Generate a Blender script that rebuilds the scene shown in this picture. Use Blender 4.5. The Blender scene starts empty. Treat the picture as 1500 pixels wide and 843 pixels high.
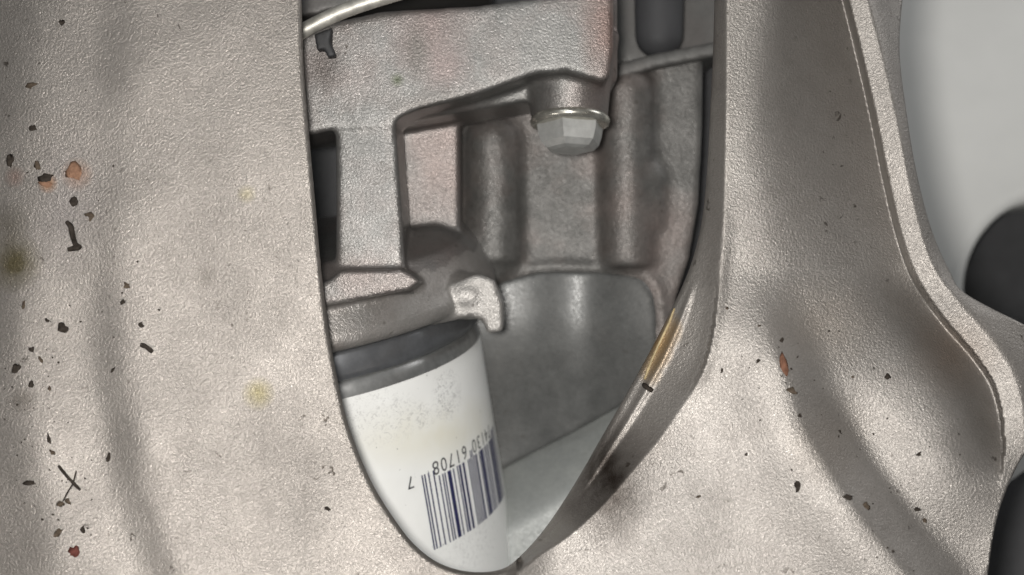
import bpy, bmesh, math, random
import numpy as np
from mathutils import Vector, Matrix

# ------------------------------------------------------------------ camera, world, lamps, exposure
D = 0.309            # camera distance to the front face of the casting (y = 0), metres
S = 0.00015          # metres per photo pixel on that face
scn = bpy.context.scene
C = scn.collection
cam_d = bpy.data.cameras.new('camera'); cam = bpy.data.objects.new('camera', cam_d); C.objects.link(cam)
cam.location = (0, -D, 0); cam.rotation_euler = (math.pi / 2, 0, 0)
cam_d.sensor_width = 36; cam_d.lens = 36 * D / (1500 * S)
cam_d.clip_start = 0.005; cam_d.clip_end = 50
cam_d.dof.use_dof = True; cam_d.dof.focus_distance = D + 0.012; cam_d.dof.aperture_fstop = 12.5
scn.camera = cam
world = bpy.data.worlds.new('World'); scn.world = world; world.use_nodes = True
bg = world.node_tree.nodes['Background']; bg.inputs[0].default_value = (0.95, 0.98, 1.0, 1); bg.inputs[1].default_value = 0.10
def area(name, loc, target, size, power, col):
    d = bpy.data.lights.new(name, 'AREA'); d.shape = 'DISK'; d.size = size; d.energy = power; d.color = col
    o = bpy.data.objects.new(name, d); C.objects.link(o); o.location = loc
    o.rotation_euler = (Vector(target) - Vector(loc)).to_track_quat('-Z', 'Y').to_euler()
    return o
area('phone_torch', (-0.012, -0.300, 0.004), (-0.01, 0.03, -0.05), 0.022, 1.18, (1.0, 0.975, 0.945))
area('work_lamp', (-0.23, -0.19, -0.15), (0.02, 0.0, -0.02), 0.05, 0.10, (1.0, 0.955, 0.905))
area('overhead_fill', (-0.20, -0.60, 0.42), (0.0, 0.05, 0), 0.30, 0.6, (0.95, 0.98, 1.0))  # added soft fill from above, no known lamp
area('background_fill', (0.50, 0.05, 0.35), (0.19, 0.22, 0.04), 0.25, 0.7, (0.99, 0.99, 1.0))  # added fill that brightens the pale background plate, no known lamp
scn.view_settings.view_transform = 'Standard'; scn.view_settings.look = 'None'
scn.view_settings.exposure = 0.0; scn.view_settings.gamma = 1.0

# ------------------------------------------------------------------ helpers
rng = np.random.default_rng(7); random.seed(7)
def W(u, v, y):
    """point at depth y (metres behind the front face) seen at photo pixel u, v"""
    s = S * (D + y) / D
    return np.stack(np.broadcast_arrays((np.asarray(u) - 750) * s, np.asarray(y, float) * np.ones_like(s), -(np.asarray(v) - 421.5) * s), -1)
def P(p):
    s = S * (D + p[..., 1]) / D
    return np.stack([p[..., 0] / s + 750, -p[..., 2] / s + 421.5], -1)
def sstep(a, b, x):
    t = np.clip((x - a) / (b - a), 0, 1); return t * t * (3 - 2 * t)
def spline(pts, n=8):
    p = np.array(pts, float); q = np.vstack([2 * p[0] - p[1], p, 2 * p[-1] - p[-2]])
    out = []
    for i in range(1, len(q) - 2):
        t = np.linspace(0, 1, n, endpoint=False)[:, None]
        a, b, c, d = q[i - 1], q[i], q[i + 1], q[i + 2]
        out.append(.5 * (2 * b + (c - a) * t + (2 * a - 5 * b + 4 * c - d) * t**2 + (3 * b - a - 3 * c + d) * t**3))
    return np.vstack(out + [p[-1:]])
def pdist(U, V, line):
    """distance to a polyline, side (+ = right of the travel direction on the photo), nearest point, arc parameter 0..1"""
    q = np.stack([U, V], -1); best = np.full(U.shape, 1e18); sgn = np.zeros(U.shape); near = np.zeros(q.shape); par = np.zeros(U.shape)
    L = np.r_[0, np.cumsum(np.linalg.norm(np.diff(line, axis=0), axis=1))]
    for i in range(len(line) - 1):
        a, b = line[i], line[i + 1]; ab = b - a
        t = np.clip(((q - a) @ ab) / (ab @ ab), 0, 1); n = a + t[..., None] * ab
        d2 = ((q - n)**2).sum(-1); m = d2 < best
        best = np.where(m, d2, best); near[m] = n[m]
        cr = ab[0] * (q[..., 1] - a[1]) - ab[1] * (q[..., 0] - a[0])
        sgn = np.where(m, np.sign(cr), sgn); par = np.where(m, (L[i] + t * (L[i + 1] - L[i])) / L[-1], par)
    return np.sqrt(best), sgn, near, par
def inside(U, V, poly):
    r = np.zeros(U.shape, bool); j = len(poly) - 1
    for i in range(len(poly)):
        (x1, y1), (x2, y2) = poly[i], poly[j]
        if y1 != y2: r ^= ((y1 > V) != (y2 > V)) & (U < (x2 - x1) * (V - y1) / (y2 - y1) + x1)
        j = i
    return r
def mesh_obj(name, verts, faces, mat, parent=None, smooth=True, normals=None):
    me = bpy.data.meshes.new(name); me.from_pydata([tuple(map(float, v)) for v in verts], [], [tuple(map(int, f)) for f in faces]); me.validate()
    me.polygons.foreach_set('use_smooth', [smooth] * len(me.polygons)); me.materials.append(mat)
    if normals is not None: me.normals_split_custom_set_from_vertices([tuple(map(float, n)) for n in normals])
    o = bpy.data.objects.new(name, me); C.objects.link(o)
    if parent: attach(o, parent)
    return o
def attach(o, parent):
    bpy.context.view_layer.update()
    o.parent = parent; o.matrix_parent_inverse = parent.matrix_world.inverted()
def tag(o, label, cat, group=None, kind=None):
    o['label'] = label; o['category'] = cat
    if group: o['group'] = group
    if kind: o['kind'] = kind
    return o
def thing(name, label, cat, loc, group=None):
    o = bpy.data.objects.new(name, None); o.empty_display_size = 0.01; C.objects.link(o); o.location = [float(a) for a in loc]
    return tag(o, label, cat, group)
def vnormals(V, F):
    n = np.zeros_like(V); F = np.asarray(F)
    q = F[:, [0, 1, 2, 3]] if F.shape[1] == 4 else F
    fn = np.cross(V[q[:, 2]] - V[q[:, 0]], V[q[:, -1]] - V[q[:, 1]]) if F.shape[1] == 4 else np.cross(V[q[:, 1]] - V[q[:, 0]], V[q[:, 2]] - V[q[:, 0]])
    for k in range(q.shape[1]): np.add.at(n, q[:, k], fn)
    return n / np.maximum(np.linalg.norm(n, axis=1, keepdims=True), 1e-20)
def split_parts(V, F, lab, names, mats, parent):
    """one continuous surface cut into its parts; the common normals keep the joints unseen"""
    V = np.asarray(V); F = np.asarray(F); N = vnormals(V, F); out = {}
    for k, nm in enumerate(names):
        f = F[lab == k]
        if not len(f): continue
        idx, inv = np.unique(f, return_inverse=True)
        out[nm] = mesh_obj(nm, V[idx], inv.reshape(f.shape), mats[k], parent, True, N[idx])
    return out

# ------------------------------------------------------------------ materials
def nt(name):
    m = bpy.data.materials.new(name); m.use_nodes = True; return m, m.node_tree.nodes, m.node_tree.links, m.node_tree.nodes['Principled BSDF']
def noise(n, l, co, scale, detail=3, rough=.55, dist=0):
    x = n.new('ShaderNodeTexNoise'); x.inputs['Scale'].default_value = scale; x.inputs['Detail'].default_value = detail
    x.inputs['Roughness'].default_value = rough; x.inputs['Distortion'].default_value = dist; l.new(co, x.inputs['Vector']); return x.outputs['Fac']
def ramp(n, l, fac, a, b, ca=(0, 0, 0, 1), cb=(1, 1, 1, 1)):
    r = n.new('ShaderNodeValToRGB'); r.color_ramp.elements[0].position = a; r.color_ramp.elements[1].position = b
    r.color_ramp.elements[0].color = ca; r.color_ramp.elements[1].color = cb; l.new(fac, r.inputs['Fac']); return r.outputs['Color']
def mix(n, l, fac, a, b, blend='MIX'):
    x = n.new('ShaderNodeMix'); x.data_type = 'RGBA'; x.blend_type = blend
    if isinstance(fac, float): x.inputs[0].default_value = fac
    else: l.new(fac, x.inputs[0])
    for i, c in ((6, a), (7, b)):
        if isinstance(c, tuple): x.inputs[i].default_value = (*c, 1)
        else: l.new(c, x.inputs[i])
    return x.outputs[2]
def math_n(n, l, op, a, b):
    x = n.new('ShaderNodeMath'); x.operation = op
    for i, c in ((0, a), (1, b)):
        if isinstance(c, (int, float)): x.inputs[i].default_value = c
        else: l.new(c, x.inputs[i])
    return x.outputs[0]
def blob(n, l, co, centre, rad, squash=(1, 1, 1)):
    """1 at a spot on the surface falling to 0 at rad metres: the place of one patch"""
    mp = n.new('ShaderNodeMapping'); mp.vector_type = 'POINT'; sc = [k / rad for k in squash]
    mp.inputs['Scale'].default_value = sc; mp.inputs['Location'].default_value = [-c * k for c, k in zip(centre, sc)]
    l.new(co, mp.inputs['Vector']); g = n.new('ShaderNodeTexGradient'); g.gradient_type = 'SPHERICAL'; l.new(mp.outputs[0], g.inputs[0]); return g.outputs['Fac']
def cast(name, col, col2, metal=.45, rough=.5, grain=1500, bump=.25, dirt=.35, dirtcol=(.05, .04, .032), blotch=(.16, .11, .085), blotch_amt=.25, patches=()):
    m, n, l, b = nt(name); tc = n.new('ShaderNodeTexCoord'); co = tc.outputs['Object']
    big = noise(n, l, co, 28, 4, .6); mid = noise(n, l, co, 170, 4, .6, .4); g = noise(n, l, co, grain, 3, .6, .35); g2 = noise(n, l, co, grain * 2.7, 2, .6)
    c = mix(n, l, ramp(n, l, mid, .32, .68), col, col2)
    c = mix(n, l, math_n(n, l, 'MULTIPLY', ramp(n, l, big, .45, .72), blotch_amt), c, blotch)
    c = mix(n, l, math_n(n, l, 'MULTIPLY', ramp(n, l, g, .25, .75, (1, 1, 1, 1), (0, 0, 0, 1)), .30), c, tuple(.45 * k for k in col))
    sp = noise(n, l, co, 420, 3, .62, .5); sm = noise(n, l, co, 45, 3, .6)
    spots = math_n(n, l, 'MULTIPLY', ramp(n, l, sp, .64, .70), ramp(n, l, sm, .46, .60))
    c = mix(n, l, math_n(n, l, 'MULTIPLY', spots, dirt), c, dirtcol)
    for ctr, rad, sq, scol, amt in patches:
        k = math_n(n, l, 'MULTIPLY', blob(n, l, co, ctr, rad, sq), math_n(n, l, 'ADD', math_n(n, l, 'MULTIPLY', noise(n, l, co, 300, 5, .6, .2), .9), .55))
        c = mix(n, l, math_n(n, l, 'MULTIPLY', ramp(n, l, k, .05, .85), amt), c, scol)
    l.new(c, b.inputs['Base Color']); b.inputs['Metallic'].default_value = metal
    rr = n.new('ShaderNodeMapRange'); l.new(g2, rr.inputs['Value']); rr.inputs['From Min'].default_value = .3; rr.inputs['From Max'].default_value = .7
    rr.inputs['To Min'].default_value = rough - .14; rr.inputs['To Max'].default_value = rough + .14; l.new(rr.outputs[0], b.inputs['Roughness'])
    h = math_n(n, l, 'ADD', math_n(n, l, 'MULTIPLY', g, .7), math_n(n, l, 'ADD', math_n(n, l, 'MULTIPLY', g2, .3), math_n(n, l, 'MULTIPLY', mid, .45)))
    bs = n.new('ShaderNodeMapRange'); l.new(noise(n, l, co, 38, 3, .6), bs.inputs['Value']); bs.inputs['From Min'].default_value = .35; bs.inputs['From Max'].default_value = .65
    bs.inputs['To Min'].default_value = bump * .85; bs.inputs['To Max'].default_value = bump * 1.15
    bp = n.new('ShaderNodeBump'); l.new(bs.outputs[0], bp.inputs['Strength']); bp.inputs['Distance'].default_value = .0005; l.new(h, bp.inputs['Height']); l.new(bp.outputs[0], b.inputs['Normal'])
    return m
def plain(name, col, rough=.5, metal=0., var=.25, scale=600, bump=.15, coat=0.):
    m, n, l, b = nt(name); co = n.new('ShaderNodeTexCoord').outputs['Object']; f = noise(n, l, co, scale, 4, .6)
    l.new(mix(n, l, ramp(n, l, f, .3, .7), tuple(k * (1 - var) for k in col), tuple(min(1, k * (1 + var)) for k in col)), b.inputs['Base Color'])
    b.inputs['Specular IOR Level'].default_value = .5 if rough < .75 else .08
    b.inputs['Roughness'].default_value = rough; b.inputs['Metallic'].default_value = metal; b.inputs['Coat Weight'].default_value = coat
    bp = n.new('ShaderNodeBump'); bp.inputs['Strength'].default_value = bump; bp.inputs['Distance'].default_value = .0004; l.new(f, bp.inputs['Height']); l.new(bp.outputs[0], b.inputs['Normal'])
    return m
def wp(u, v, y=0.): return [float(a) for a in W(u, v, y)]
PLATE_STAINS = [
    (wp(18, 385), .0075, (1, .25, 1), (.075, .06, .02), .85), (wp(10, 330), .006, (1, .25, 1), (.10, .085, .06), .5),
    (wp(378, 577), .0042, (1, .25, 1), (.20, .17, .06), .6), (wp(358, 283), .0026, (1, .25, 1), (.24, .21, .09), .5),
    (wp(108, 255), .0042, (1, .25, 1), (.28, .16, .10), .75), (wp(66, 268), .0026, (1, .25, 1), (.34, .15, .04), .8),
    (wp(15, 258), .0030, (1, .25, 1), (.20, .11, .085), .6), (wp(45, 585), .0038, (1, .25, 1), (.10, .085, .07), .6),
    (wp(298, 405), .0035, (1, .25, 1), (.13, .115, .10), .5), (wp(95, 300), .010, (1, .25, .5), (.17, .155, .155), .35)]
ARM_PATCHES = [(wp(885, 692, .012), .0150, (1.35, .2, .85), (.028, .020, .015), 1.), (wp(945, 640, .012), .007, (1, .2, 1), (.12, .10, .085), .4),  # first and last entries: dark patches low on the opening wall; stains between
    (wp(976, 482, .012), .0042, (1.2, .2, .8), (.34, .21, .07), .8), (wp(962, 508, .012), .0046, (1.2, .2, .8), (.33, .19, .05), .9), (wp(948, 536, .012), .0044, (1.2, .2, .8), (.30, .19, .07), .8), (wp(1195, 470, .008), .012, (.8, .2, 1), (.26, .225, .19), .5), (wp(1380, 520, .006), .010, (.9, .2, .9), (.25, .205, .17), .6), (wp(1200, 640), .012, (1, .2, 1), (.22, .19, .16), .4), (wp(840, 735, .012), .006, (1, .2, 1), (.05, .04, .034), .7)]
M_plate = cast('cast_aluminium_plate', (.256, .234, .211), (.294, .270, .244), .80, .42, 1900, .54, .85, patches=PLATE_STAINS, blotch=(.36, .325, .295), blotch_amt=.16)
M_arm = cast('cast_aluminium_arm', (.275, .254, .232), (.312, .290, .266), .66, .42, 1900, .50, .85, patches=ARM_PATCHES, blotch=(.36, .325, .295), blotch_amt=.16)
HOUS_PATCHES = [(wp(625, 50, .03), .012, (1, .3, .8), (.17, .13, .12), .7), (wp(655, 100, .03), .008, (1, .3, 1), (.19, .15, .14), .6), (wp(582, 117, .03), .0022, (1, .3, 1), (.05, .06, .03), .8),
    (wp(475, 100, .03), .006, (1, .3, .7), (.06, .05, .045), .7), (wp(890, 40, .03), .010, (1.2, .3, .5), (.16, .11, .095), .85), (wp(640, 160, .03), .010, (.7, .3, 1.6), (.09, .08, .072), .7), (wp(612, 75, .03), .007, (1.6, .3, .7), (.10, .095, .085), .7)]  # wide dark patch along the block's lower edge, among the stains
M_hous = cast('housing_aluminium', (.145, .142, .134), (.205, .20, .19), .58, .37, 1700, .40, .9, blotch=(.21, .17, .155), blotch_amt=.9, patches=HOUS_PATCHES)
M_rim = cast('lit_housing_aluminium', (.245, .233, .217), (.32, .305, .287), .5, .40, 1500, .45, .9, blotch=(.20, .165, .145), blotch_amt=.7)  # lighter copy of the housing metal: brighter light on rim and lip in colour
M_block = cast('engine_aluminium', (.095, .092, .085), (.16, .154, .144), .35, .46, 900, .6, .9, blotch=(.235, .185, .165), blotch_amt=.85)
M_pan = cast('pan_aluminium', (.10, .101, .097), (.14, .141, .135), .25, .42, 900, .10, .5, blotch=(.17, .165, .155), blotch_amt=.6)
M_lit_pan = cast('lit_pan_aluminium', (.25, .26, .25), (.29, .30, .285), .15, .5, 900, .08, .3, blotch=(.25, .25, .235), blotch_amt=.7)  # paler copy of the pan metal: light on its lower part in the colour
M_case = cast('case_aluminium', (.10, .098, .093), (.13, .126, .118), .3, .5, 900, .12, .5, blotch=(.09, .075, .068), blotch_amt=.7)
M_steel = plain('zinc_steel', (.55, .53, .47), .26, .85, .18, 500, .15)
M_pipe = plain('dull_pipe_steel', (.50, .48, .43), .5, .6, .3, 300, .4)
M_band = plain('filter_steel', (.27, .275, .285), .32, .8, .12, 350, .05)
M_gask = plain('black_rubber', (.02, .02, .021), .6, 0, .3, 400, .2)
M_dark = plain('dark_rubber', (.045, .045, .047), .7, 0, .25, 60, .1)
M_pale = plain('pale_grey_paint', (.76, .755, .72), .55, 0, .07, 14, .03)
M_crumb = plain('dirt_crumb', (.034, .028, .023), .95, 0, .5, 900, .6)
M_crumb2 = plain('brown_dirt', (.075, .058, .043), .95, 0, .5, 900, .6)
M_rust = plain('orange_rust', (.21, .12, .078), .9, 0, .35, 900, .6)
M_chip = plain('brown_chip', (.16, .08, .052), .8, 0, .35, 900, .5)
M_red = plain('red_chip', (.11, .04, .032), .8, 0, .35, 900, .5)
M_yel = plain('dry_yellow_sealant', (.36, .28, .15), .55, 0, .35, 700, .5, .3)
M_ink = plain('navy_ink', (.022, .024, .085), .4, 0, .25, 500, 0)
M_ink2 = plain('black_ink', (.03, .03, .035), .45, 0, .3, 500, 0)

# ------------------------------------------------------------------ the cast subframe: one relief with the opening, split into its parts
O_pts = spline([(441, -90), (442, 0), (445, 100), (453, 200), (462, 300), (471, 400), (484, 500), (503, 595), (520, 650), (545, 708), (575, 757), (607, 798),
                (645, 826), (690, 838), (735, 834), (765, 812), (800, 772), (840, 712), (880, 643), (920, 573), (960, 500), (990, 440), (1012, 388), (1027, 330), (1035, 260), (1041, 150), (1045, 60), (1048, -90)], 8)
O_poly = np.vstack([O_pts, [(1048, -400), (441, -400)]])
Eline = spline([(1064, -120), (1064, 100), (1062, 250), (1059, 350), (1052, 420), (1043, 490), (1028, 545), (1001, 594), (967, 645), (925, 694), (880, 744), (832, 786), (790, 812), (758, 838)], 6)
Fline = spline([(1138, -120), (1124, 60), (1117, 200), (1120, 320), (1140, 420), (1185, 500), (1260, 560), (1360, 600), (1480, 640)], 6)
Rleft = spline([(1216, -100), (1241, 0), (1263, 90), (1281, 170), (1299, 260), (1319, 345), (1342, 408), (1382, 468), (1428, 522), (1458, 572), (1470, 640), (1466, 700), (1450, 750), (1426, 800), (1396, 860), (1370, 920)], 6)
Rtop = spline([(1240, -100), (1264, 0), (1287, 90), (1305, 170), (1323, 260), (1343, 345), (1366, 402), (1408, 456), (1455, 510), (1486, 560), (1496, 640), (1488, 710), (1470, 760), (1446, 815), (1420, 870), (1400, 920)], 6)
Sline = spline([(1336, -100), (1322, 0), (1318, 80), (1328, 165), (1342, 250), (1364, 335), (1390, 395), (1414, 430), (1500, 476), (1580, 520), (1596, 580), (1545, 630), (1502, 664), (1472, 724), (1456, 780), (1447, 843), (1438, 920)], 6)
Cline = spline([(1085, 380), (1105, 440), (1132, 520), (1164, 600), (1206, 680), (1258, 760), (1318, 838), (1370, 920)], 6)
Kline = spline([(1172, 520), (1200, 570), (1240, 625), (1290, 690), (1345, 755), (1402, 820), (1460, 900)], 6)
Gline = spline([(176, -100), (172, 60), (160, 200), (150, 320), (150, 430), (158, 520), (172, 610), (190, 690), (212, 770), (240, 850), (262, 920)], 6)
GX = np.arange(-400, 900, 2.)
_sl = np.interp(GX, [-400, -130, -118, -30, -22, 26, 36, 120, 160, 330, 900], [.16, .14, -.18, -.23, .22, .22, -.18, -.25, -.06, -.09, -.04])
_k = np.exp(-(np.arange(-32, 33) / 14.)**2); _sl = np.convolve(np.pad(_sl, 32, 'edge'), _k / _k.sum(), 'valid')
GH = np.cumsum(_sl) * 2 * .15; GH -= GH[np.argmin(np.abs(GX + 200))]      # cross-section of the side plate: shallow valley, crest, long fall to the opening
def relief(U, V):
    """height towards the camera in mm, at photo pixels U, V"""
    dO, _, _, _ = pdist(U, V, O_pts)
    dE, sE, _, pE = pdist(U, V, Eline); dE = dE * sE            # + = right of travel (down) = opening side
    dF, sF, _, _ = pdist(U, V, Fline); dF = -dF * sF           # + = web side
    dR, sR, _, _ = pdist(U, V, Rleft); dR = -dR * sR           # + = outside the pocket
    dT, sT, _, _ = pdist(U, V, Rtop); dT = -dT * sT
    dC, sC, _, _ = pdist(U, V, Cline); dC = -dC * sC
    dK, sK, _, _ = pdist(U, V, Kline); dK = -dK * sK
    dG, sG, _, _ = pdist(U, V, Gline); dG = -dG * sG           # + = right of the groove
    left = U < 760
    # left plate
    hl = np.interp(dG, GX, GH) * (.38 + .72 * sstep(250, 700, V))
    hl -= 5.0 * np.clip((130 - U) / 260, 0, 1)**1.5 * (1 - sstep(300, 650, V))
    # right arm
    hr = np.zeros_like(U)
    dep = 14.0 * (1 - sstep(60, 640, V)) + 1.0
    sp_ = 14 * np.logaddexp(0, dF / 14)
    fr_ = sp_ / (sp_ + np.clip(-dR, 0, None) + 14)
    hr -= dep * fr_ * (1 - sstep(-6, 2, dR))
    low = sstep(400, 560, V)
    hr += (5.2 * np.exp(-(dC / np.where(dC < 0, 85, 46))**2)) * sstep(380, 560, V)
    hr -= (2.2 * np.exp(-(dK / np.where(dK < 0, 45, 55))**2)) * sstep(520, 640, V)
    hr += 1.8 * np.exp(-(((U - 1370) / 85)**2 + ((V - 690) / 95)**2))
    hr -= 5.5 * np.exp(-(dR / 42)**2) * (dR < 0) * sstep(380, 470, V) * (1 - sstep(600, 720, V))
    up = 1 - sstep(395, 470, V)
    hr += 1.9 * np.clip((dR + 2) / 34, 0, 1) * (1 - sstep(600, 700, V))
    hr -= (15 * up + 3.5 * (1 - up)) * sstep(4, 66, dT)
    hr -= 1.0 * np.exp(-((dE + 55) / 50)**2) * low * .6
    wd = np.maximum(dO + np.abs(dE), 6)
    wall = np.clip(dE / wd, 0, 1)
    hw = -(5.6 - 1.4 * sstep(640, 830, V)) * wall**1.1
    hw = hw + 1.1 * np.exp(-((wall - .72) / .07)**2) * sstep(400, 470, V) * (1 - sstep(690, 760, V))
    hw += .6 * np.exp(-((dE) / 12)**2) * (1 - sstep(540, 600, V)) * sstep(250, 400, V)
    hr = np.where(dE > 0, hw, hr + .6 * np.exp(-(dE / 12)**2) * (1 - sstep(540, 600, V)) * sstep(250, 400, V))
    bl = sstep(690, 830, U + .0 * V)
    h = np.where(V > 790, hl * (1 - bl) + hr * bl, np.where(left, hl, hr))
    h = h + 11.0 * np.clip((V - 400) / 460, 0, 1.2)**1.3 * np.where(left | (dE <= 0), 1, np.clip(1 - wall, .3, 1))
    h = h - 5.5 * np.clip((420 - V) / 420, 0, 1.3)**1.3
    # rounded lip at every edge
    r = np.where(left, 9., 6.)
    t = np.clip(1 - dO / r, 0, 1); h = h - r * .15 * (1 - np.sqrt(np.maximum(1 - t * t, 0)))
    return h, dict(dE=dE, dR=dR, dT=dT, dO=dO)
step = 2.5
gu = np.arange(-90, 1604, step); gv = np.arange(-80, 905, step); U, V = np.meshgrid(gu, gv); nu, nv = len(gu), len(gv)
dO, _, nO, _ = pdist(U, V, O_pts); dS, sS, nS, _ = pdist(U, V, Sline)
cu, cv = np.meshgrid(gu[:-1] + step / 2, gv[:-1] + step / 2)
keep = ~inside(cu, cv, O_poly)
dSc, sSc, _, _ = pdist(cu, cv, Sline); keep &= sSc > 0
vid = np.arange(nu * nv).reshape(nv, nu)
quads = np.stack([vid[:-1, :-1], vid[1:, :-1], vid[1:, 1:], vid[:-1, 1:]], -1)
cnt_all = np.zeros(nu * nv, int); cnt = np.zeros(nu * nv, int)
for k in range(4):
    np.add.at(cnt_all, quads[..., k].ravel(), 1); np.add.at(cnt, quads[keep][:, k], 1)
edge = ((cnt > 0) & (cnt < cnt_all)).reshape(nv, nu)
onO = edge & (dO < dS); onS = edge & ~(dO < dS)
U[onO] = nO[onO][:, 0]; V[onO] = nO[onO][:, 1]; U[onS] = nS[onS][:, 0]; V[onS] = nS[onS][:, 1]
Hh, info = relief(U, V)
# small uneven waviness of the sand-cast skin
for _ in range(14):
    a = rng.uniform(0, 6.28); f = rng.uniform(.012, .05); Hh += .035 * np.sin((U * math.cos(a) + V * math.sin(a)) * f + rng.uniform(0, 6.28))
verts = W(U, V, -Hh / 1000).reshape(-1, 3)
faces = quads[keep]
# skirt behind the edges: the thickness of the casting
fe = np.vstack([faces[:, [0, 1]], faces[:, [1, 2]], faces[:, [2, 3]], faces[:, [3, 0]]])
key = np.sort(fe, 1); uq, inv, ct = np.unique(key, axis=0, return_inverse=True, return_counts=True)
be = fe[ct[inv.ravel()] == 1]; eg = edge.ravel(); be = be[eg[be[:, 0]] & eg[be[:, 1]]]
bv = np.unique(be); Uf, Vf = U.ravel(), V.ravel()
cenO = np.zeros(len(bv)); off = []
eps = 3.
pu, pv = Uf[bv], Vf[bv]
isO = onO.ravel()[bv]
def away(line, pu, pv):
    d, s, nr, pr = pdist(pu, pv, line)
    tg = np.gradient(line, axis=0); tg /= np.linalg.norm(tg, axis=1, keepdims=True)
    i = np.clip((np.array([np.argmin(((line - p)**2).sum(1)) for p in np.stack([pu, pv], -1)])), 0, len(line) - 1)
    return np.stack([-tg[i, 1], tg[i, 0]], -1)      # right of travel
nO_ = away(O_pts, pu, pv); nS_ = away(Sline, pu, pv)
outn = np.where(isO[:, None], nO_, nS_)             # into the metal for both lines (metal lies right of travel)
vall = [verts]; rings = [bv]; base = len(verts); fs = [faces]; prev = {b: b for b in bv}
for dy, of in ((.0016, 1.5), (.004, 8.), (.011, 40.)):
    nw = W(pu + outn[:, 0] * of, pv + outn[:, 1] * of, -Hh.ravel()[bv] / 1000 + dy)
    ids = {b: base + i for i, b in enumerate(bv)}
    fs.append(np.array([(prev[b], prev[a], ids[a], ids[b]) for a, b in be])); vall.append(nw); base += len(bv); prev = ids
VV = np.vstack(vall); FF = np.vstack(fs)
fcu, fcv = P(VV[FF].mean(1)).T
_, nf = None, len(faces)
lab = np.zeros(len(FF), int)
I = {k: v.ravel()[faces].mean(1) for k, v in info.items()}
Uc = Uf[faces].mean(1); Vc = Vf[faces].mean(1)
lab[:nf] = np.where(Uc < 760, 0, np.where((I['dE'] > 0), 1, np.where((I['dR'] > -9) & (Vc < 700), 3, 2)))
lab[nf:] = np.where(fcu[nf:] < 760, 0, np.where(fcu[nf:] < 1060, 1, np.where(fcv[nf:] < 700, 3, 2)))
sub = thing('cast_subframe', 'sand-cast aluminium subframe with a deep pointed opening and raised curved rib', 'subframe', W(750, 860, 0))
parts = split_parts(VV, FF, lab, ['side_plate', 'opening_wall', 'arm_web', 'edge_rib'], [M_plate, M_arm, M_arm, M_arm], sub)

# ------------------------------------------------------------------ filter axis
ax_c = W(440.13, 528.19, .0780); tx, ty = .14979, .20120; R = .04743 * 1.0545
ax_a = np.array([math.sin(tx), math.sin(ty), -math.cos(tx) * math.cos(ty)]); ax_a /= np.linalg.norm(ax_a)     # points down the can
e1 = np.cross(ax_a, [0, 1, 0]); e1 /= np.linalg.norm(e1); e2 = np.cross(ax_a, e1)
def on_axis(r, th, t):
    th = np.asarray(th, float)
    return ax_c + np.multiply.outer(np.asarray(t, float) + 0 * th, ax_a) + (r * np.cos(th))[..., None] * e1 + (r * np.sin(th))[..., None] * e2
def lathe(prof, n=160, cap0=True, cap1=True):
    th = np.linspace(0, 2 * math.pi, n, endpoint=False); vs = np.vstack([on_axis(np.full(n, r), th, t) for t, r in prof]); f = []
    for k in range(len(prof) - 1):
        for i in range(n):
            j = (i + 1) % n; f.append((k * n + i, k * n + j, (k + 1) * n + j, (k + 1) * n + i))
    if cap0: f.append(tuple(range(n - 1, -1, -1)))
    if cap1: f.append(tuple(range((len(prof) - 1) * n, len(prof) * n)))
    return vs, f
def ray_cyl(u, v, r):
    o = np.array([0, -D, 0.]); d = W(u, v, 0.) - o; d /= np.linalg.norm(d); oc = o - ax_c
    dp = d - (d @ ax_a) * ax_a; op = oc - (oc @ ax_a) * ax_a
    a, b, c = dp @ dp, 2 * dp @ op, op @ op - r * r; disc = max(b * b - 4 * a * c, 0)
    p = o + d * (-b - math.sqrt(disc)) / (2 * a); q = p - ax_c; t = q @ ax_a; q = q - t * ax_a
    return math.atan2(q @ e2, q @ e1), t

# ------------------------------------------------------------------ oil filter
filt = thing('oil_filter', 'white painted oil filter can with a printed barcode seen through the opening', 'oil filter', on_axis(np.array(0.), 0., .10))
M_white, n, l, b = nt('white_can_paint'); co = n.new('ShaderNodeTexCoord').outputs['Object']
f1 = noise(n, l, co, 90, 4, .6); c = mix(n, l, ramp(n, l, f1, .3, .75), (.86, .86, .83), (.80, .80, .77))
th0, t0 = ray_cyl(640, 635, R); py = [float(x) for x in on_axis(np.array(R), np.array(th0), t0)]
k = math_n(n, l, 'MULTIPLY', blob(n, l, co, py, .026, (.9, .5, 2.6)), ramp(n, l, noise(n, l, co, 60, 3), .3, .6)); c = mix(n, l, math_n(n, l, 'MULTIPLY', k, .8), c, (.72, .69, .56))
for (uu, vv, rad, sq, amt) in ((655, 578, .006, (1.3, .5, .8), .85), (560, 610, .012, (1, .5, 1.4), .35), (622, 608, .004, (1, .5, 1), .4), (690, 790, .010, (1, .5, 1), .3)):
    th0, t0 = ray_cyl(uu, vv, R); p0 = [float(x) for x in on_axis(np.array(R), np.array(th0), t0)]
    k = math_n(n, l, 'MULTIPLY', ramp(n, l, blob(n, l, co, p0, rad, sq), 0, .5), ramp(n, l, noise(n, l, co, 900, 4, .75, 1.5), .52, .62)); c = mix(n, l, math_n(n, l, 'MULTIPLY', k, amt), c, (.22, .21, .20))
sp = ramp(n, l, noise(n, l, co, 1100, 2, .5), .745, .77); c = mix(n, l, sp, c, (.05, .045, .04))
l.new(c, b.inputs['Base Color']); b.inputs['Roughness'].default_value = .38; b.inputs['Coat Weight'].default_value = .25; b.inputs['Coat Roughness'].default_value = .15
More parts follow.
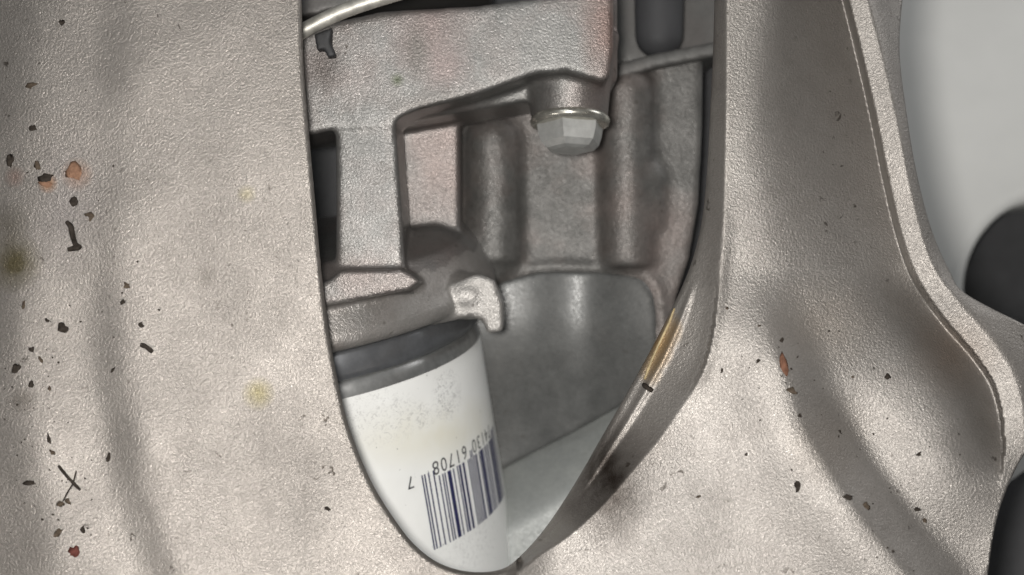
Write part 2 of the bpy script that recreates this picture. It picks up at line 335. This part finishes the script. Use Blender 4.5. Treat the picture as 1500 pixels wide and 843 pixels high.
can_prof = [(-.0020, R - .0030), (-.0016, R - .0012), (-.0006, R - .0002), (.0, R), (.012, R), (.03, R), (.06, R), (.085, R), (.091, R - .002), (.096, R - .007), (.099, R - .016), (.100, R - .03)]
can = mesh_obj('can', *lathe(can_prof[3:], 200, False, True), M_white, filt)
mesh_obj('shoulder', *lathe([(.00005, R - .00005), (-.0010, R - .0001), (-.0022, R - .0003), (-.0034, R - .0007), (-.0043, R - .0014), (-.0046, R - .0030)], 200, False, True), plain('shoulder_steel', (.42, .42, .41), .34, .8, .15, 500, .08), filt)
mesh_obj('seam_band', *lathe([(-.0040, R - .0042), (-.0040, R - .0014), (-.0043, R - .0005), (-.0049, R + .0001), (-.0060, R + .0003), (-.0105, R + .0003), (-.0118, R - .0004), (-.0125, R - .004)], 200, True, True), M_band, filt)
mesh_obj('gasket', *lathe([(-.0122, R - .004), (-.0124, R - .0008), (-.0160, R - .0008), (-.0162, R - .006)], 160, True, True), M_gask, filt)
# barcode: 0 74130 61708 7, printed upside down
Lc = ['0001101', '0011001', '0010011', '0111101', '0100011', '0110001', '0101111', '0111011', '0110111', '0001011']
dig = [0, 7, 4, 1, 3, 0, 6, 1, 7, 0, 8, 7]
bits = '101' + ''.join(Lc[x] for x in dig[:6]) + '01010' + ''.join(''.join('10'[int(q)] for q in Lc[x]) for x in dig[6:]) + '101'
thA, tA = ray_cyl(617, 697, R); thM, tM = ray_cyl(690, 664, R)
_, tB = ray_cyl(636, 806, R)
mod = (thM - thA) / 47.5                       # angle of one module, from the end guard to the centre guard
RI = R + .00006
def th_of(i): return thA + (95 - i) * mod      # module boundary i, counted from the code's start
bvv, bff = [], []
i = 0
while i < 95:
    if bits[i] == '1':
        j = i
        while j < 95 and bits[j] == '1': j += 1
        tall = i < 10 or i >= 85 or 45 <= i < 50
        ta = tA if tall else tA + .0019
        a0, a1 = th_of(i), th_of(j); sh = (a1 - a0) * .06
        k0 = len(bvv)
        for tt in np.linspace(ta, tB, 5):
            for aa in (a0 - sh, a1 + sh): bvv.append(on_axis(np.array(RI), np.array(aa), tt))
        bff += [(k0 + 2 * q, k0 + 2 * q + 1, k0 + 2 * q + 3, k0 + 2 * q + 2) for q in range(4)]; i = j
    else: i += 1
bar = mesh_obj('barcode', bvv, bff, M_ink, can)
bar['label'] = 'navy barcode bars printed upside down on the white can'
def glyph(ch):
    cu_ = bpy.data.curves.new('g', 'FONT'); cu_.body = ch; cu_.size = 1.0; cu_.resolution_u = 6; cu_.align_x = 'CENTER'
    o = bpy.data.objects.new('g', cu_); C.objects.link(o); bpy.context.view_layer.update()
    me = bpy.data.meshes.new_from_object(o.evaluated_get(bpy.context.evaluated_depsgraph_get())); bm = bmesh.new(); bm.from_mesh(me)
    vs = np.array([v.co[:2] for v in bm.verts]); fc = [[v.index for v in f.verts] for f in bm.faces]; bm.free()
    bpy.data.objects.remove(o); bpy.data.curves.remove(cu_); bpy.data.meshes.remove(me); return vs, fc
gl = {ch: glyph(ch) for ch in '0134678'}
def put_digit(ch, th, tbase, hgt):
    vs, fc = gl[ch]; sc = hgt / .70
    a = th - np.sign(mod) * vs[:, 0] * sc * .92 / R; t = tbase + vs[:, 1] * sc       # upside down: the glyph's up is down the can
    mesh_obj('printed_digit', on_axis(np.full(len(a), RI), a, t), fc, M_ink2, can, False)
dh = .0036; tdig = tA - .0021
put_digit('7', thA - 8.5 * mod, tA - .0008, dh * .88)
for k_, ch in enumerate('61708'): put_digit(ch, th_of(50 + 7 * k_ + 3.5 + 1.5), tdig, dh)
for k_, ch in enumerate('74130'): put_digit(ch, th_of(10 + 7 * k_ + 3.5 + 1.0), tdig, dh)

# ------------------------------------------------------------------ filter housing: primitives fused and filleted like a casting
def prism(bm, poly, y0, y1, taper=0.):
    """closed outline in photo pixels at depth y0, extruded straight back to y1 (metres)"""
    f = W(np.array([p[0] for p in poly]), np.array([p[1] for p in poly]), y0); c0 = f.mean(0)
    bk = f.copy(); bk[:, 1] = y1; bk[:, [0, 2]] = c0[[0, 2]] + (bk[:, [0, 2]] - c0[[0, 2]]) * (1 + taper)
    a = [bm.verts.new(p) for p in f]; b_ = [bm.verts.new(p) for p in bk]; n_ = len(a)
    bm.faces.new(a); bm.faces.new(b_[::-1])
    for i in range(n_): bm.faces.new((a[(i + 1) % n_], a[i], b_[i], b_[(i + 1) % n_]))
def tube(bm, p0, p1, r0, r1, n=40):
    p0, p1 = Vector(p0), Vector(p1); d = (p1 - p0).normalized(); q = d.to_track_quat('Z', 'Y'); ra, rb = [], []
    for i in range(n):
        a = 2 * math.pi * i / n; o = q @ Vector((math.cos(a), math.sin(a), 0)); ra.append(bm.verts.new(p0 + o * r0)); rb.append(bm.verts.new(p1 + o * r1))
    bm.faces.new(ra[::-1]); bm.faces.new(rb)
    for i in range(n): j = (i + 1) % n; bm.faces.new((ra[i], ra[j], rb[j], rb[i]))
def add_lathe(bm, prof, n=120):
    vs, f = lathe(prof, n); v_ = [bm.verts.new(p) for p in vs]
    for q in f: bm.faces.new([v_[i] for i in q])
def fuse(bms, voxel, iters=8):
    """voxel union of the primitives, then smoothing: cast fillets"""
    bm = bms; bmesh.ops.recalc_face_normals(bm, faces=bm.faces[:]); me = bpy.data.meshes.new('t'); bm.to_mesh(me); bm.free()
    o = bpy.data.objects.new('t', me); C.objects.link(o)
    m = o.modifiers.new('r', 'REMESH'); m.mode = 'VOXEL'; m.voxel_size = voxel
    s = o.modifiers.new('s', 'SMOOTH'); s.iterations = iters; s.factor = .5
    bpy.context.view_layer.update(); me2 = bpy.data.meshes.new_from_object(o.evaluated_get(bpy.context.evaluated_depsgraph_get()))
    V_ = np.zeros(len(me2.vertices) * 3); me2.vertices.foreach_get('co', V_); F_ = np.zeros(len(me2.polygons) * 4, int)
    me2.polygons.foreach_get('vertices', F_)
    bpy.data.objects.remove(o); bpy.data.meshes.remove(me); bpy.data.meshes.remove(me2)
    return V_.reshape(-1, 3), F_.reshape(-1, 4)
bm = bmesh.new()
# upper block with its stepped lower edge
prism(bm, [(425, 62), (470, 36), (560, 16), (700, 8), (900, -20), (900, 70), (893, 112), (884, 120), (830, 104), (785, 108), (700, 138), (610, 162), (585, 172), (575, 186), (495, 188), (425, 205)], .030, .052)
prism(bm, [(425, 70), (560, 25), (905, -10), (905, 120), (760, 150), (560, 185), (425, 205)], .045, .075)
tube(bm, W(836, 50, .047), W(834, 120, .047), .0125, .0108); tube(bm, W(834, 110, .047), W(834, 176, .047), .0108, .0097)                     # bolt boss
# strut
prism(bm, [(490, 170), (578, 166), (586, 280), (594, 404), (490, 412), (492, 300)], .0305, .058)
prism(bm, [(572, 168), (674, 150), (674, 380), (575, 380)], .064, .08)           # recessed web
# foot between strut and pad
prism(bm, [(440, 405), (500, 398), (600, 396), (625, 425), (600, 440), (440, 470)], .036, .075)
prism(bm, [(455, 420), (486, 408), (498, 396), (588, 394), (602, 402), (616, 412), (600, 425), (540, 437), (455, 453)], .0185, .06)
# pad around the filter's axis
add_lathe(bm, [(-.0335, .020), (-.0325, R - .006), (-.0290, R + .0010), (-.0250, R + .0034), (-.0165, R + .0066), (-.0138, R + .0066), (-.0126, R + .0044), (-.0128, R - .002), (-.0160, R - .004), (-.0160, .010)])
# lip at the pad's end
prism(bm, [(622, 446), (660, 416), (698, 400), (724, 409), (737, 444), (738, 486), (714, 490), (707, 470), (690, 464), (630, 478)], .042, .070)
bmesh.ops.create_uvsphere(bm, u_segments=24, v_segments=12, radius=.0068, matrix=Matrix.Translation(Vector(W(684, 434, .0480))) @ Matrix.Diagonal((1.3, 1, .9, 1)))
HV, HF = fuse(bm, .00062, 14)
hp = P(HV[HF].mean(1)); hy = HV[HF].mean(1)[:, 1]
q = HV[HF].mean(1) - ax_c; tt = q @ ax_a
lb = np.full(len(HF), 2)
lb[hp[:, 1] < 185] = 0
lb[(hp[:, 1] < 185) & (hp[:, 1] > 112) & (np.abs(hp[:, 0] - 835) < 62)] = 1
lb[(hp[:, 1] >= 185) & (hp[:, 0] >= 583) & (hy > .048) & (tt < -.034)] = 3
lb[(hp[:, 1] > 335) & ((hp[:, 1] > 432) | (hp[:, 0] > 606) | (hy > .05))] = 4
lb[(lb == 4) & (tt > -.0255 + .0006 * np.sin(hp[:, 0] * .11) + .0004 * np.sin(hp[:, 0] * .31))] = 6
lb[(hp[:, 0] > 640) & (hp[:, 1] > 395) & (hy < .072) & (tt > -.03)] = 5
hous = thing('filter_housing', 'grey cast filter housing with upright strut above the white oil filter', 'filter housing', on_axis(np.array(0.), 0., -.012))
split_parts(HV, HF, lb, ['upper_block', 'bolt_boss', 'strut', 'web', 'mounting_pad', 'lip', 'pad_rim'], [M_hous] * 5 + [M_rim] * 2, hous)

# ------------------------------------------------------------------ flange bolt under the boss
bolt = thing('flange_bolt', 'zinc plated hex flange bolt under the cast boss', 'bolt', W(835, 215, .046))
bc = W(835, 176, .046); ba = Vector((.0, -.16, -1)).normalized()
def bolt_ring(prof, n, name, mat, rot=0., smooth=True):
    qd = ba.to_track_quat('Z', 'X'); vs, f = [], []
    for t, r in prof:
        for i in range(n):
            a = 2 * math.pi * i / n + rot; vs.append(Vector(bc) + qd @ Vector((r * math.cos(a), r * math.sin(a), t)))
    for k in range(len(prof) - 1):
        for i in range(n): j = (i + 1) % n; f.append((k * n + i, k * n + j, (k + 1) * n + j, (k + 1) * n + i))
    f.append(tuple(range(n - 1, -1, -1))); f.append(tuple(range((len(prof) - 1) * n, len(prof) * n)))
    return mesh_obj(name, vs, f, mat, bolt, smooth)
bolt_ring([(-.001, .0085), (-.0005, .0098), (.0004, .0101), (.0012, .0099), (.0017, .0090), (.0019, .0078)], 48, 'flange', M_steel)
M_hex = plain('bolt_head_steel', (.50, .50, .48), .38, .6, .15, 400, .1)
bolt_ring([(.0012, .0088), (.0040, .0084), (.0062, .0076), (.0076, .0062), (.0080, .0045)], 6, 'hex_head', M_hex, .25, False)

# ------------------------------------------------------------------ engine block behind
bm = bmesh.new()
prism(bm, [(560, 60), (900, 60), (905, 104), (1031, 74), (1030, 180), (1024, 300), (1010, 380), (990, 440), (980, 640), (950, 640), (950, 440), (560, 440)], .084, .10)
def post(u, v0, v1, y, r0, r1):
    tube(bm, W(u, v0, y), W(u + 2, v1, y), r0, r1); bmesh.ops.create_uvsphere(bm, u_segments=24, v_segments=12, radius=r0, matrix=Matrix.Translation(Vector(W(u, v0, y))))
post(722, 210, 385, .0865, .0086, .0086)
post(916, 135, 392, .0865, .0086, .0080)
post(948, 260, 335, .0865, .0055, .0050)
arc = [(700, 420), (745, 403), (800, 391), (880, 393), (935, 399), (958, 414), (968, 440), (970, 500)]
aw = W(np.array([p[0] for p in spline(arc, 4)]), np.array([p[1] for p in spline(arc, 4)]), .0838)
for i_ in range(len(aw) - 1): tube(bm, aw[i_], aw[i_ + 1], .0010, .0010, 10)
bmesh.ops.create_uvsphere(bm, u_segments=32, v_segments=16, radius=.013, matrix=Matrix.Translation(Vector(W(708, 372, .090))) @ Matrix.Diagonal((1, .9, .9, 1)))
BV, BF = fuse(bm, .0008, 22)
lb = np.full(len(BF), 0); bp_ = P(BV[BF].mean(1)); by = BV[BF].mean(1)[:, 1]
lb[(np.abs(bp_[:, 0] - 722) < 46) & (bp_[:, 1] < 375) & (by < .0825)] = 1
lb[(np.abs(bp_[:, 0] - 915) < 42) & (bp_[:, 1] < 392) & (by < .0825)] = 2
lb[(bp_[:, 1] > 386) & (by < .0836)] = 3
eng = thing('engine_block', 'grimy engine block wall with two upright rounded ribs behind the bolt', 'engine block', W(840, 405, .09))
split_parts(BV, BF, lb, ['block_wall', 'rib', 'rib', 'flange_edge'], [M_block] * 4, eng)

# ------------------------------------------------------------------ lower pan
def sheet(name, U_, V_, Y_, mat, thick=.004):
    pv3 = W(U_, V_, Y_).reshape(-1, 3); ny_, nx_ = U_.shape; vid = np.arange(nx_ * ny_).reshape(ny_, nx_)
    pf = np.stack([vid[:-1, :-1], vid[1:, :-1], vid[1:, 1:], vid[:-1, 1:]], -1).reshape(-1, 4)
    fr = pv3.copy(); fr[:, 1] += thick; nb = len(pv3)
    rim = np.r_[vid[0], vid[1:, -1], vid[-1, -2::-1], vid[-2:0:-1, 0]]
    sk = np.array([(rim[(i + 1) % len(rim)], rim[i], rim[i] + nb, rim[(i + 1) % len(rim)] + nb) for i in range(len(rim))])
    return mesh_obj(name, np.vstack([pv3, fr]), np.vstack([pf, pf[:, ::-1] + nb, sk]), mat)
bm = bmesh.new(); po = [tuple(p) for p in spline([(700, 428), (745, 410), (800, 398), (880, 400), (930, 406), (950, 420), (960, 446), (962, 500), (964, 566)], 4)]
prism(bm, po + [(640, 748), (640, 440)], .0822, .095)
PV, PF = fuse(bm, .0008, 5); pz = (421.5 - P(PV)[:, 1]) / 421.5
PV[:, 1] += .008 * sstep(-.08, -.65, pz) - .0035 * np.exp(-((P(PV)[:, 0] - 850) / 60)**2)
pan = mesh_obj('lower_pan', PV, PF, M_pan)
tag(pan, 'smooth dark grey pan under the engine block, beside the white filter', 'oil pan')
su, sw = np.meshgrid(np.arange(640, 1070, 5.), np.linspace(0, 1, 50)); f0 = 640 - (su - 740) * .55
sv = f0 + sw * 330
lit_pan = sheet('pan_lit_part', su, sv, .097 - .015 * sstep(0, .45, sw) - .008 * sw, M_lit_pan)  # pan's lower part as a separate piece, its light put into the colour
tag(lit_pan, 'lit lower part of the pan with a sloping upper edge, the light put into its pale grey', 'cover')

# ------------------------------------------------------------------ dark case on the right with its ledge
bm = bmesh.new()
prism(bm, [(880, 112), (905, 92), (960, 78), (1060, 58), (1060, 80), (960, 100), (905, 118)], .079, .115)
CV2, CF2 = fuse(bm, .0009, 8)
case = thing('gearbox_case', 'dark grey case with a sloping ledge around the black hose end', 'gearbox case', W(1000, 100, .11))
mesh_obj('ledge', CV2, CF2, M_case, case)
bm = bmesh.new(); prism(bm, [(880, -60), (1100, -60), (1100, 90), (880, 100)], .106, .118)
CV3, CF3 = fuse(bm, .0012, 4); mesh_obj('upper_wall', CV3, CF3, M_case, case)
bm = bmesh.new(); tube(bm, W(965, -60, .092), W(965, 52, .092), .0072, .0068); bmesh.ops.create_uvsphere(bm, u_segments=24, v_segments=12, radius=.0068, matrix=Matrix.Translation(Vector(W(965, 52, .092))))
TV, TF = fuse(bm, .0007, 4); hs = mesh_obj('dark_stub', TV, TF, M_dark); tag(hs, 'black rounded hose end above the sloping ledge', 'stub')  # dark stub added where the case has only a black hole

# ------------------------------------------------------------------ bright pipe across the top corner, black plug under it
def curve_tube(name, pts, rad, mat, n=16):
    pts = [Vector(p) for p in pts]; vs, f = [], []
    for i, p in enumerate(pts):
        d = (pts[min(i + 1, len(pts) - 1)] - pts[max(i - 1, 0)]).normalized(); s_ = d.cross(Vector((0, 1, 0))).normalized(); t_ = d.cross(s_)
        r = rad[i] if hasattr(rad, '__len__') else rad
        for k in range(n): a = 2 * math.pi * k / n; vs.append(p + (s_ * math.cos(a) + t_ * math.sin(a)) * r)
    for i in range(len(pts) - 1):
        for k in range(n): j = (k + 1) % n; f.append((i * n + k, i * n + j, (i + 1) * n + j, (i + 1) * n + k))
    f.append(tuple(range(n - 1, -1, -1))); f.append(tuple(range((len(pts) - 1) * n, len(pts) * n)))
    return mesh_obj(name, vs, f, mat)
pl = spline([(400, 72), (450, 42), (500, 18), (545, 2), (600, -14), (680, -34)], 6)
pipe = curve_tube('metal_pipe', W(pl[:, 0], pl[:, 1], .026), .0018, M_pipe)
tag(pipe, 'thin bright metal pipe crossing above the filter housing', 'pipe')
bm = bmesh.new(); prism(bm, [(460, 50), (486, 40), (484, 62), (492, 82), (480, 84), (474, 72), (464, 74)], .0265, .036)
bm2v, bm2f = fuse(bm, .0004, 3); pg = mesh_obj('rubber_plug', bm2v, bm2f, M_gask); tag(pg, 'torn black rubber scrap under the bright pipe', 'rubber scrap')
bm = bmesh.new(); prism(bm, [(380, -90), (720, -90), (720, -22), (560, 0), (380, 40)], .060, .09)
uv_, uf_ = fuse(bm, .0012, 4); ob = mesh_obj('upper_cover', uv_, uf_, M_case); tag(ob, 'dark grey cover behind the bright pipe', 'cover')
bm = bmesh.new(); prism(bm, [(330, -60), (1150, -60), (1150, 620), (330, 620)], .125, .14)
uv_, uf_ = fuse(bm, .002, 3); ob = mesh_obj('gap_shade_sheet', uv_, uf_, M_gask); tag(ob, 'black sheet added for the shade in the gaps behind the strut and engine block', 'cover')  # black sheet added behind, the shade of the gaps put into its colour

# ------------------------------------------------------------------ background at the right
pc = W(1545, 425, .22); n_ = 120; vs, f = [], []
ks = S * (D + .22) / D
prof = [(130, 40), (142, 4), (150, 0), (160, 0), (230, -4), (330, -22), (450, -50), (760, -60)]
for r, dy in prof:
    for i in range(n_):
        a = 2 * math.pi * i / n_; vs.append((pc[0] + r * ks * math.cos(a), pc[1] - dy / 1000 * .35 + (.05 if r == 130 else 0), pc[2] + r * ks * math.sin(a)))
for k in range(len(prof) - 1):
    for i in range(n_): j = (i + 1) % n_; f.append((k * n_ + i, k * n_ + j, (k + 1) * n_ + j, (k + 1) * n_ + i))
dish = mesh_obj('backing_plate', vs, f, M_pale)
m = dish.modifiers.new('thickness', 'SOLIDIFY'); m.thickness = .002
tag(dish, 'blurred pale grey dished plate behind the curved rib', 'backing plate')
bm = bmesh.new(); tube(bm, W(1545, 425, .26), W(1545, 425, .34), 170 * ks, 170 * ks, 64); bmesh.ops.recalc_face_normals(bm, faces=bm.faces[:])
me = bpy.data.meshes.new('rubber_mount'); bm.to_mesh(me); bm.free(); me.materials.append(M_dark)
o = bpy.data.objects.new('rubber_mount', me); C.objects.link(o); tag(o, 'dark round rubber mount inside the pale dished plate', 'rubber mount')
bm = bmesh.new(); k2 = S * (D + .10) / D; tube(bm, W(1610, 830, .10), W(1610, 830, .16), 172 * k2, 172 * k2, 64)
bv2, bf2 = fuse(bm, .002, 4); o = mesh_obj('rubber_bushing', bv2, bf2, M_dark); tag(o, 'dark rubber bushing at the lower outer edge of the arm', 'bushing')

# ------------------------------------------------------------------ dirt on the casting
def surf(u, v):
    h, _ = relief(np.array([[float(u)]]), np.array([[float(v)]])); y = -float(h[0, 0]) / 1000
    return W(u, v, y), y
def crumb(name, u, v, w, h, ang, mat, thick=.5, seed=0):
    r_ = random.Random(seed * 7919 + int(u * 13 + v)); bm = bmesh.new(); bmesh.ops.create_icosphere(bm, subdivisions=2, radius=.5)
    ph = [r_.uniform(0, 6.28) for _ in range(6)]
    for vt in bm.verts:
        c_ = vt.co; k = 1 + .22 * math.sin(5 * c_.x + ph[0]) + .2 * math.sin(7 * c_.z + ph[1]) + .16 * math.sin(9 * c_.y + 6 * c_.x + ph[2]) + r_.uniform(-.28, .28)
        vt.co = Vector((c_.x * w * S * k, c_.y * thick * min(w, h) * S * k, c_.z * h * S * k))
    me = bpy.data.meshes.new(name); bm.to_mesh(me); bm.free(); me.materials.append(mat); me.polygons.foreach_set('use_smooth', [True] * len(me.polygons))
    o = bpy.data.objects.new(name, me); C.objects.link(o); p, y = surf(u, v); o.location = (float(p[0]), float(p[1]) + .12 * thick * min(w, h) * S, float(p[2])); o.rotation_euler = (0, math.radians(ang), 0); return o
left_crumbs = [(90, 33, 7, 10, 20), (50, 128, 24, 13, -15), (50, 190, 13, 13, 0), (16, 236, 11, 24, 0), (54, 244, 9, 18, -20), (70, 262, 24, 13, 10), (108, 298, 13, 17, 25), (130, 319, 20, 15, 10),
    (65, 394, 6, 9, 10), (198, 386, 10, 13, 10), (185, 419, 13, 12, 0), (181, 444, 7, 11, 20), (231, 455, 6, 6, 0), (34, 456, 7, 24, 5), (204, 477, 12, 9, 0),
    (166, 543, 5, 11, 30), (72, 570, 5, 8, 0), (45, 564, 9, 10, 0), (45, 516, 6, 22, 5), (60, 528, 5, 14, -20), (22, 545, 9, 26, 15), (158, 674, 8, 18, 15), (83, 783, 8, 18, 35), (120, 777, 7, 10, 0), (45, 708, 18, 7, -5),
    (89, 738, 9, 11, 0), (72, 648, 7, 20, -10), (485, 0, 0, 0, 0), (468, 800, 10, 6, 0), (483, 750, 6, 18, -40), (202, 646, 6, 7, 0), (76, 664, 10, 7, 30), (120, 460, 0, 0, 0), (70, 472, 8, 10, 30), (100, 735, 8, 10, -40), (213, 748, 0, 0, 0)]
right_crumbs = [(1059, 544, 12, 9, 0), (1160, 573, 18, 9, 18), (1170, 611, 8, 10, 20), (1238, 732, 15, 13, 0), (1269, 745, 12, 15, 10), (1172, 713, 15, 13, 0), (1162, 688, 7, 7, 0), (1023, 729, 8, 6, 0), (1145, 500, 6, 9, 25),
    (1301, 552, 9, 8, 0), (1249, 553, 6, 6, 0), (1348, 667, 10, 10, 0), (1344, 747, 8, 8, 0), (1355, 763, 9, 5, 0), (1095, 666, 6, 5, 0), (1204, 784, 7, 6, 0), (1209, 797, 6, 6, 0), (1111, 530, 7, 6, 0), (1230, 634, 7, 6, 0), (1064, 455, 6, 9, 0),
    (1180, 757, 6, 5, 0), (1237, 765, 6, 6, 0), (1112, 480, 5, 8, 0)]
for k_, (u, v, w, h, a) in enumerate(left_crumbs):
    if not w: continue
    where = ('dark dirt crumb beside the orange rust flakes' if 180 < v < 330 and u < 140 else 'dark dirt crumb in the shallow groove of the side plate' if u > 140 and v < 690 and u < 240
             else 'tiny dirt crumb close to the thin twigs' if v > 600 and u < 140 else 'dirt speck near the lower edge of the opening' if u > 400 else 'dark dirt crumb on the outer half of the side plate')
    tag(crumb('dirt_crumb', u, v, w, h, a, M_crumb2 if k_ % 3 == 1 else M_crumb, .17, k_), where, 'dirt', 'dirt crumbs on the side plate')
for k_, (u, v, w, h, a) in enumerate(right_crumbs):
    tag(crumb('dirt_crumb', u, v, w, h, a, M_crumb2 if k_ % 3 == 1 else M_crumb, .17, 50 + k_), ('dark dirt crumb close to the oblong brown chip' if abs(u - 1148) < 45 and 490 < v < 620 else 'dark dirt crumb in the valley beyond the arm crest' if u > 1240 and u > 1150 + (v - 550) * .75
    else 'dark dirt crumb along the crest of the arm' if u > 1155 else 'small dirt speck between the opening and the arm crest'), 'dirt', 'dirt crumbs on the arm')
tag(crumb('rust_flake', 107, 254, 24, 30, 10, M_rust, .10, 90), 'orange rust flake on the side plate, largest of the rust', 'rust flake')
tag(crumb('rust_flake', 66, 269, 17, 13, 10, M_rust, .2, 91), 'small orange rust flake touching a dark crumb', 'rust flake')
tag(crumb('brown_chip', 1148, 536, 13, 30, -10, M_chip, .5, 92), 'oblong brown chip on the crest of the arm', 'chip')
tag(crumb('red_chip', 108, 808, 13, 20, 5, M_red, .4, 93), 'dark red chip low on the side plate', 'chip')
tag(crumb('red_chip', 92, 481, 20, 13, 0, M_crumb, .35, 94), 'reddish brown lump beside the shallow groove', 'chip')
def sliver(name, pts, rad, mat, label, cat):
    q = spline(pts, 5); pp = [surf(*p)[0] - np.array([0, rad * .5, 0]) for p in q]; k = np.linspace(0, 1, len(q))
    o = curve_tube(name, pp, [rad * (.55 + .45 * math.sin(math.pi * (.08 + .84 * t)) + .12 * math.sin(9 * t)) for t in k], mat, 8); return tag(o, label, cat)
sliver('bark_sliver', [(98, 325), (104, 332), (107, 345), (111, 358), (117, 362), (110, 364), (100, 366)], .00065, M_crumb, 'hooked black sliver on the side plate below the rust flake', 'sliver')
sliver('dry_twig', [(140 - 22, 718), (108, 708), (96, 695), (86, 682)], .00038, M_crumb, 'thin dark twig lying aslant on the side plate', 'twig')
sliver('dry_twig', [(92, 735), (100, 720), (107, 708), (112, 690)], .0002, M_crumb, 'hair-thin twig crossing the thicker twig', 'twig')
sliver('bark_sliver', [(206, 505), (214, 508), (224, 516)], .00055, M_crumb, 'short dark sliver in the shallow groove', 'sliver')
sliver('sealant_bead', [(988, 452), (978, 478), (965, 505), (952, 535), (944, 556)], .00032, M_yel, 'dried yellow sealant bead along the opening wall', 'sealant')
sliver('bark_sliver', [(942, 563), (948, 568), (956, 573)], .0006, M_crumb, 'short dark sliver at the foot of the yellow sealant bead', 'sliver')

# fine grit: too small and too many to pick apart
gvs, gfs = [], []
gr = random.Random(3)
gu_, gv_, gs_ = [], [], []
for _ in range(170):
    if gr.random() < .62:
        u = abs(gr.gauss(0, 85)) + 4; v = gr.uniform(60, 840) if gr.random() < .4 else gr.gauss(640, 110)
    else:
        t = gr.random(); u = 1110 + 240 * t + gr.gauss(0, 45); v = 470 + 330 * t + gr.gauss(0, 45)
    if not 0 < v < 842: continue
    gu_.append(u); gv_.append(v); gs_.append(gr.uniform(1.6, 4.2))
gh, _ = relief(np.array([gu_]), np.array([gv_])); gp = W(np.array(gu_), np.array(gv_), -gh[0] / 1000)
for p, s_ in zip(gp, gs_):
    a0 = gr.uniform(0, 6.28); st = gr.uniform(.45, 1); k = len(gvs); rr_ = s_ * S * .6
    ring = []
    for i in range(6):
        a = a0 + i * math.pi / 3; q = rr_ * gr.uniform(.7, 1.25); x, z = q * math.cos(a), q * st * math.sin(a)
        gvs.append((p[0] + x * math.cos(a0) - z * math.sin(a0), p[1] + .0001, p[2] + x * math.sin(a0) + z * math.cos(a0)))
    gvs.append((p[0], p[1] - rr_ * .7, p[2]))
    gfs += [(k + i, k + (i + 1) % 6, k + 6) for i in range(6)]
grit = mesh_obj('fine_grit', gvs, gfs, M_crumb)
tag(grit, 'fine dark grit scattered over the cast subframe', 'grit', None, 'stuff')
